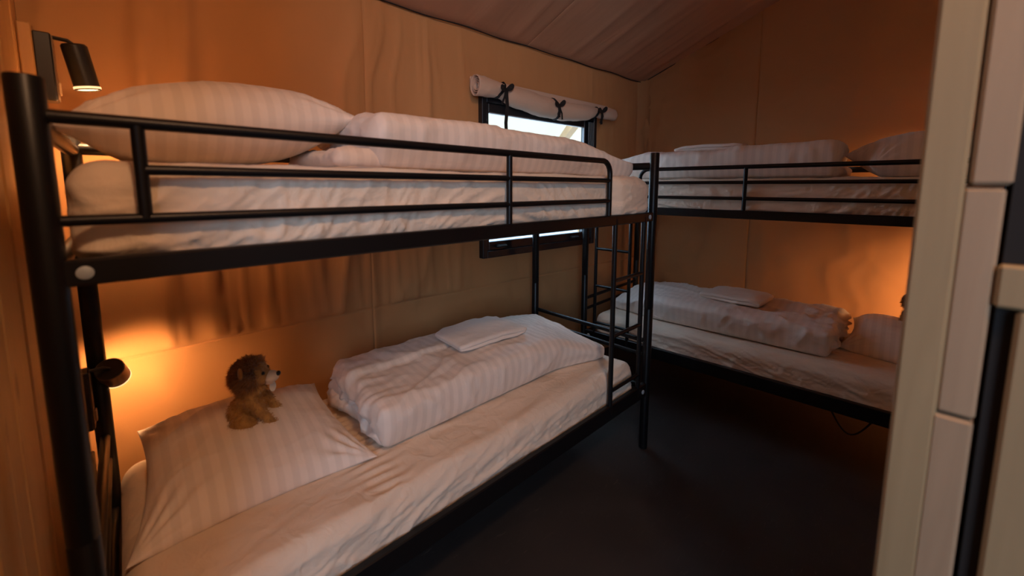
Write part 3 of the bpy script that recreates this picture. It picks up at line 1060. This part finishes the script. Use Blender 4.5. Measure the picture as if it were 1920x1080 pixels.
# ------------------------------------------------------------------ folded duvets
def duvet(bed, x0, x1, d0, d1, zb, H, label, seed=1, tip=(.06, .03, .4), foot=.5, wr=1.0, step=None, low=.014, mat='stripe'):
    """x0 = pillow end where the folded layers show, x1 = foot end"""
    Lx, Ly = x1-x0, d1-d0
    objs = []
    def layer(xa, xb, ya, yb, za, zc, r, sd, topl):
        P, N, F = rbox(xb-xa, yb-ya, zc-za, r, .0115, .010)
        X = P[:, 0]+(xa+xb)/2; Y = P[:, 1]+(ya+yb)/2; Z = P[:, 2]+(za+zc)/2
        inner = np.abs(N).sum(1) < 1e-6
        u = (X-x0)/Lx; v = (Y-d0)/Ly
        NN = N.copy()
        m1 = inner & (Z > (za+zc)/2); NN[m1] = (0, 0, 1)
        s0 = np.where(NN[:, 2] > -.3, 1, 0)
        t = np.clip((Z-za)/(zc-za), 0, 1)
        # radiating pleats at the folded end
        e = np.exp(-np.clip(X-xa, 0, 9)/.14)
        e2 = np.exp(-np.clip(X-xa, 0, 9)/.05)
        pl_ = .0035*np.sin(Y*170+5*noise(X*6, Y*5, 0, sd)+X*20)*e2 + .016*ridge(X*3+Y*2, Y*17+X*3, 0, sd+1)*e
        ef = np.exp(-np.clip(xb-X, 0, 9)/.12)
        pl_ = pl_+.006*ridge(X*5, Y*18-X*4, 0, sd+2)*ef
        crs = .026*crumple(X*2.2+Y*1.5, Y*4.2-X*2.0, 0, sd+3)+.010*crumple(X*6-Y*3, Y*8+X*3, 0, sd+4)
        low = .012*noise(X*2.2, Y*3.0, 0, sd+5)
        nside = np.clip(-NN[:, 1], 0, 1)
        sidew = .020*crumple(X*5+Z*8, Z*10-X*3, 0, sd+6)*nside+.006*noise(X*5, Z*9, 0, sd+8)*nside
        d = wr*(pl_+crs*.8)+low
        Zn = Z+np.clip(NN[:, 2], 0, 1)*d
        Yn = Y-nside*(wr*(sidew+pl_*.5))+np.clip(NN[:, 1], 0, 1)*.006*noise(X*4, Z*5, 0, sd+7)
        endn = np.clip(-NN[:, 0], 0, 1)
        Xn = X-endn*wr*(.034*crumple(Y*9, Z*14+Y*4, 0, sd+9)+.012*noise(Y*7, Z*8, 0, sd+10))+np.clip(NN[:, 0], 0, 1)*.012*noise(Y*6, Z*9, 0, sd+11)
        Xn = Xn+.02*noise(Y*4, Z*3, 1, sd+12)*e
        # overall puffiness: lower towards foot, near edge rounded down
        h = 1-foot*sstep(.72, 1.02, u)*(.55+.45*sstep(.8, .1, v))-.10*sstep(.75, 1.0, v)
        Zn = zb+(Zn-zb)*h
        if topl:
            if step is not None:
                st = sstep(step-.012, step+.012, Y)*sstep(.0, .03, X-xa)*sstep(.75, .45, u)
                Zn = Zn+np.where(NN[:, 2] > .2, .013*st-.006*np.exp(-((Y-step)/.012)**2)*sstep(.75, .45, u), 0)
            # near side wraps down to the mattress
            wrp = sstep(.20, .05, v)*sstep(-.03, .02, u)
            Zn = np.where(t < .55, Zn-wrp*(zc-H*0-zc+ (za-zb)-.002)*(1-t/.55)*1.0, Zn)
        # pointed near corner at the foot
        cw = sstep(.72, 1.0, u)*sstep(.55, .0, v)
        Xn = Xn+tip[0]*cw; Yn = Yn-tip[1]*cw
        Zn = zb+(Zn-zb)*(1-tip[2]*cw)
        Zn = np.maximum(Zn, zb+.001)
        return np.stack([Xn, Yn, Zn], 1), F
    V, F = layer(x0, x1, d0, d1, zb+H*.50, zb+H, H*.25, seed*20, True)
    root = place('duvet', V, F, M[mat], bed)
    tag(root, label, 'duvet')
    V, F = layer(x0+low, x1-.05, d0+.028, d1-.01, zb+.002, zb+H*.40, H*.19, seed*20+300, False)
    ch = place('folded_layer', V, F, M[mat], bed, root)
    # thin inner fold peeking out between the two
    V, F = layer(x0+.006, x0+.40, d0+.03, d1-.03, zb+H*.32, zb+H*.60, H*.12, seed*20+600, False)
    place('folded_layer', V, F, M[mat], bed, root)
    return root
duvet(1, .672, 1.885, .205, .735, .506, .160, 'white striped duvet folded on the lower left bunk next to the plush lion pillow', 1, (.035, .045, .30), .45, step=.50)
duvet(1, .640, 1.935, .115, .640, 1.456, .160, 'white striped duvet folded on the upper bunk in front of the window', 2, (.10, .02, .35), .25, wr=.7, low=-.09)
duvet(2, .660, 2.000, .110, .640, 1.456, .180, 'white striped duvet folded on the upper bunk of the right-hand bed', 3, (.03, .02, .2), .25, wr=.7)
duvet(2, .610, 1.900, .135, .760, .506, .155, 'crumpled white duvet folded on the lower bunk of the right-hand bed', 4, (.04, -.08, .35), .30, wr=1.5, mat='stripe_soft')

# ------------------------------------------------------------------ towels
def towel(bed, cx_, cy_, zb, lx, ly, rot, label, seed, th=.042, tilt=0.0):
    root = None
    for k, (z0, z1, inset) in enumerate(((0, th*.5, .004), (th*.48, th, 0))):
        P, N, F = rbox(lx-inset*2, ly-inset*2, z1-z0, (z1-z0)*.48, .009, .004)
        X, Y, Z = P[:, 0].copy(), P[:, 1].copy(), P[:, 2]+(z0+z1)/2
        Z = Z+.004*noise(X*9, Y*9, 0, seed)+.003*noise(X*25, Y*25, 0, seed+1)
        # rounded fold to the head side
        rd = sstep(-.35*lx, -.5*lx, X)
        Y = Y*(1-.10*rd)
        Z = Z+tilt*Y-.012*sstep(.3*lx, .5*lx, X)*(k == 1)-.010*rd*(k == 1)
        Z = np.maximum(Z, .0006)
        c, s_ = cos(rot), sin(rot)
        V = np.stack([cx_+X*c-Y*s_, cy_+X*s_+Y*c, zb+Z], 1)
        if k == 0:
            root = place('towel', V, F, M['towel'], bed); tag(root, label, 'towel')
        else:
            place('folded_layer', V, F, M['towel'], bed, root)
    return root
towel(1, 1.30, .465, .696, .38, .25, -.06, 'small folded towel on top of the duvet on the lower left bunk', 1)
towel(1, 1.20, .42, 1.622, .25, .20, 0, 'folded towel lying on the duvet of the upper left bunk beside the window', 2)
towel(2, 1.36, .42, 1.640, .42, .22, 0, 'folded towel on the duvet of the upper bunk of the right-hand bed', 3)
towel(2, 1.16, .44, .680, .36, .30, .1, 'folded towel on the crumpled duvet of the lower right-hand bunk', 4)

# ------------------------------------------------------------------ reading lamps
def lamp(Mx, axis, z_head, label, bed_label=None, power=3.0, arm=(.045, 0, .0), hl=.125, r=.0285, side='lampblack'):
    """Mx: frame with the box at the origin (box centre of its back face), +x into the room"""
    root = empty('reading_lamp', Mx, label, 'lamp')
    b = MB().box(0, .034, -.0, .060, -.092, .092, .003); b.build('back_box', M['lampblack'], root)
    # strip of brass-coloured edge and rocker switch on the room side
    b = MB().box(.034, .0365, .004, .056, -.088, .088, .001); fp = b.build('face_plate', M['brass'], root)
    MB().box(.0365, .042, .018, .042, -.072, -.036, .002).build('switch', M['plastic'], fp)
    hp = Vector((.036+arm[0], .03+arm[1], z_head))
    smooth_by_angle(MB().tube([(.034, .03, z_head+.012), (.036+arm[0]*.7, .03+arm[1]*.5, z_head+.010), tuple(hp)], .0055, 10).build('arm', M['lampblack'], root))
    ax = Vector(axis).normalized()
    q = Vector((0, 0, 1)).rotation_difference(ax).to_matrix().to_4x4()
    MM = Matrix.Translation(hp) @ q
    prof = [(.001, 0), (r-.003, 0), (r, .003), (r, hl-.012), (r+.0004, hl-.0115), (r+.0004, hl-.001), (r-.0015, hl), (r-.004, hl-.001), (r-.004, hl-.004)]
    hd = smooth_by_angle(MB().lathe(prof, MM, 36).build('lamp_head', M[side], root), .5)
    MB().lathe([(.001, -.0015), (r-.003, -.0015), (r-.002, .0005), (.001, .0005)], MM, 36).build('end_cap', M['lampblack'], hd)
    smooth_by_angle(MB().lathe([(r+.0012, hl-.010), (r+.0016, hl-.009), (r+.0016, hl-.005), (r+.0012, hl-.004)], MM, 36).build('rim', M['rim'], hd))
    MB().lathe([(.001, hl-.0035), (r-.0045, hl-.0035), (r-.0045, hl-.003), (.001, hl-.003)], MM, 30).build('diffuser', M['glow'], hd)
    wp = Mx @ (hp+ax*(hl+.004))
    tg = Mx @ (hp+ax*(hl+1))
    light('lamp_bulb', 'SPOT', wp, power, (1.0, .50, .21), target=tg, spot_size=radians(160), spot_blend=.6, shadow_soft_size=.022)
    return root
M['rim'] = plain('lamp_rim', (.8, .55, .35), .3, .4, (1.0, .55, .25), 1.6)
lamp(Matrix.Translation((-.044, .735, 1.735)), (.16, .05, -1), .075, 'black cylinder reading lamp above the upper left bunk, at the top left', power=17, arm=(.040, 0, 0))
lamp(Matrix.Translation((-.050, .715, .755)), (.14, .72, -.62), .075, 'black reading lamp, warm light painted on its head, over the pillow of the lower left bunk', power=8, arm=(.042, .02, 0), hl=.085, r=.036, side='lampblack_lit')
ML = BEDM[2] @ Matrix.Translation((-.068, -.66, .74))
lamp(ML, (.35, -.75, -.45), .06, 'reading lamp at the head of the lower right-hand bunk, behind the door post', power=16, arm=(.04, 0, 0), hl=.09)

MU = BEDM[2] @ Matrix.Translation((-.068, -.62, 1.735))
lamp(MU, (.25, -.30, -.9), .06, 'reading lamp at the head of the upper right-hand bunk, behind the door post', power=13, arm=(.04, 0, 0))

# ------------------------------------------------------------------ plush lions
def lion(Mx, label):
    root = empty('plush_lion', Mx, label, 'plush toy', 'plush lions')
    b = MB()
    E_ = lambda c, r, M_=None: b.ell(c, r, 12, M_)
    RY = lambda a: Matrix.Rotation(a, 3, 'Y')
    E_((-.006, 0, .050), (.040, .038, .050)); E_((.004, 0, .085), (.032, .035, .036)); E_((.012, 0, .060), (.030, .032, .042))
    for s_ in (-1, 1):
        E_((.000, s_*.040, .033), (.034, .019, .032)); E_((.040, s_*.049, .014), (.032, .014, .0135))
        E_((.018, s_*.035, .093), (.017, .013, .020)); E_((.036, s_*.036, .072), (.013, .0115, .026), RY(-.6)); E_((.054, s_*.032, .045), (.0125, .0115, .022), RY(-.4)); E_((.066, s_*.031, .024), (.018, .013, .013))
    E_((.012, 0, .118), (.034, .036, .022))
    me = bpy.data.meshes.new('body')
    me.from_pydata([tuple(v) for v in b.V], [], b.F)
    def remesh(me, vox):
        tmp = bpy.data.objects.new('tmp', me); COL.objects.link(tmp)
        md = tmp.modifiers.new('r', 'REMESH'); md.mode = 'VOXEL'; md.voxel_size = vox
        ms = tmp.modifiers.new('s', 'SMOOTH'); ms.iterations = 4
        bpy.context.view_layer.update()
        dg = bpy.context.evaluated_depsgraph_get()
        out = bpy.data.meshes.new_from_object(tmp.evaluated_get(dg))
        bpy.data.objects.remove(tmp)
        out.polygons.foreach_set('use_smooth', [True]*len(out.polygons))
        return out
    def part(name, me, mat, parent=root):
        me.materials.clear(); me.materials.append(mat)
        o = bpy.data.objects.new(name, me); link(o, parent)
        return o
    body = remesh(me, .0035); body.name = 'body'
    part('body', body, M['fur'])
    b = MB()
    b.ell((.014, 0, .156), (.038, .040, .037), 12); b.ell((.034, 0, .150), (.026, .028, .024), 12)
    for s_ in (-1, 1): b.ell((.034, s_*.018, .170), (.014, .013, .010), 10)
    me = bpy.data.meshes.new('head'); me.from_pydata([tuple(v) for v in b.V], [], b.F)
    head = remesh(me, .003)
    ho = part('head', head, M['fur'])
    b = MB(); b.ell((.060, 0, .145), (.020, .021, .016), 12); b.ell((.056, 0, .134), (.014, .015, .010), 10)
    me = bpy.data.meshes.new('m'); me.from_pydata([tuple(v) for v in b.V], [], b.F)
    muz = remesh(me, .0025)
    part('muzzle', muz, M['cream'], ho)
    smooth_by_angle(MB().ell((.0785, 0, .152), (.006, .009, .0065), 8).build('nose', M['nose'], ho), 3)
    for s_ in (-1, 1):
        smooth_by_angle(MB().ell((.048, s_*.021, .165), (.004, .0045, .0045), 8).build('eye', M['nose'], ho), 3)
        smooth_by_angle(MB().ell((.002, s_*.041, .176), (.006, .015, .016), 10, Matrix.Rotation(s_*-.5, 3, 'Z')).build('ear', M['fur'], ho), 3)
    smooth_by_angle(MB().tube([(-.042, .0, .015), (-.062, -.012, .012), (-.066, -.04, .012), (-.050, -.062, .013)], .005, 8).build('tail', M['fur'], root), 3)
    MB().ell((-.046, -.066, .014), (.012, .012, .010), 8).build('tail_tuft', M['mane'], root)
    # round paper tag below the chin
    Mt = Matrix.Translation((.060, .010, .112)) @ Matrix.Rotation(radians(80), 4, 'Y') @ Matrix.Rotation(.3, 4, 'X')
    smooth_by_angle(MB().lathe([(.0005, -.0006), (.0135, -.0006), (.0135, .0006), (.0005, .0006)], Mt, 22).build('paper_tag', M['paper'], root))
    # fur: thin blades on the skin
    rng = np.random.default_rng(7)
    def blades(me, count, ln, wd, keep, name, mat, lean):
        V0 = np.array([v.co[:] for v in me.vertices]); Nn = np.array([v.normal[:] for v in me.vertices])
        idx = rng.integers(0, len(V0), count)
        V, F = [], []
        for i in idx:
            p, nn = V0[i], Nn[i]
            kf = keep(p)
            if kf <= 0: continue
            dr = nn+rng.normal(0, .35, 3)+np.array(lean)
            dr /= np.linalg.norm(dr)
            sd_ = np.cross(dr, rng.normal(0, 1, 3)); sd_ /= max(np.linalg.norm(sd_), 1e-6)
            l_ = ln*kf*rng.uniform(.6, 1.2)
            q = p+rng.normal(0, .0012, 3)
            k_ = len(V)
            V += [q-sd_*wd, q+sd_*wd, q+dr*l_*.6+sd_*wd*.6, q+dr*l_+np.array([0, 0, -.12*l_])]
            F += [(k_, k_+1, k_+2), (k_, k_+2, k_+3)]
        o = mesh(name, V, F, mat, root)
        return tag(o, kind='stuff')
    blades(body, 9000, .0075, .0006, lambda p: 1.0, 'body_fur', M['fur'], (0, 0, -.6))
    blades(head, 3000, .005, .0005, lambda p: 1.0 if p[0] > .02 else 0, 'face_fur', M['fur'], (-.6, 0, 0))
    def km(p):
        a = .022-p[0]+.35*abs(p[1])
        return 1.0 if (a > 0 and p[2] > .118) or (p[2] < .128 and p[0] < .035) or (p[2] > .180 and p[0] < .034) else 0
    blades(head, 6500, .021, .0008, km, 'mane', M['mane'], (-.35, 0, -.15))
    return root
lion(Matrix.Translation((.345, .505, .605)) @ Matrix.Rotation(radians(-28), 4, 'Z') @ Matrix.Scale(1.22, 4),
     'brown plush lion sitting on the striped pillow of the lower left bunk')
M['x'] = None
Ml = BEDM[2] @ Matrix.Translation((.312, -.60, .61)) @ Matrix.Rotation(radians(70), 4, 'Z') @ Matrix.Scale(1.1, 4)
lion(Ml, 'plush toy on the lower right-hand bunk, almost hidden by the door post')

# cable loop under the second bunk
pts = [MB2 @ Vector((.05, -1.45-.16*t, .285-.10*sin(pi*t))) for t in np.linspace(0, 1, 14)]
o = MB().tube(pts, .004, 8).build('cable', M['strap'], None, True)
tag(o, 'black cable loop hanging below the side rail of the right-hand bunk', 'cable')
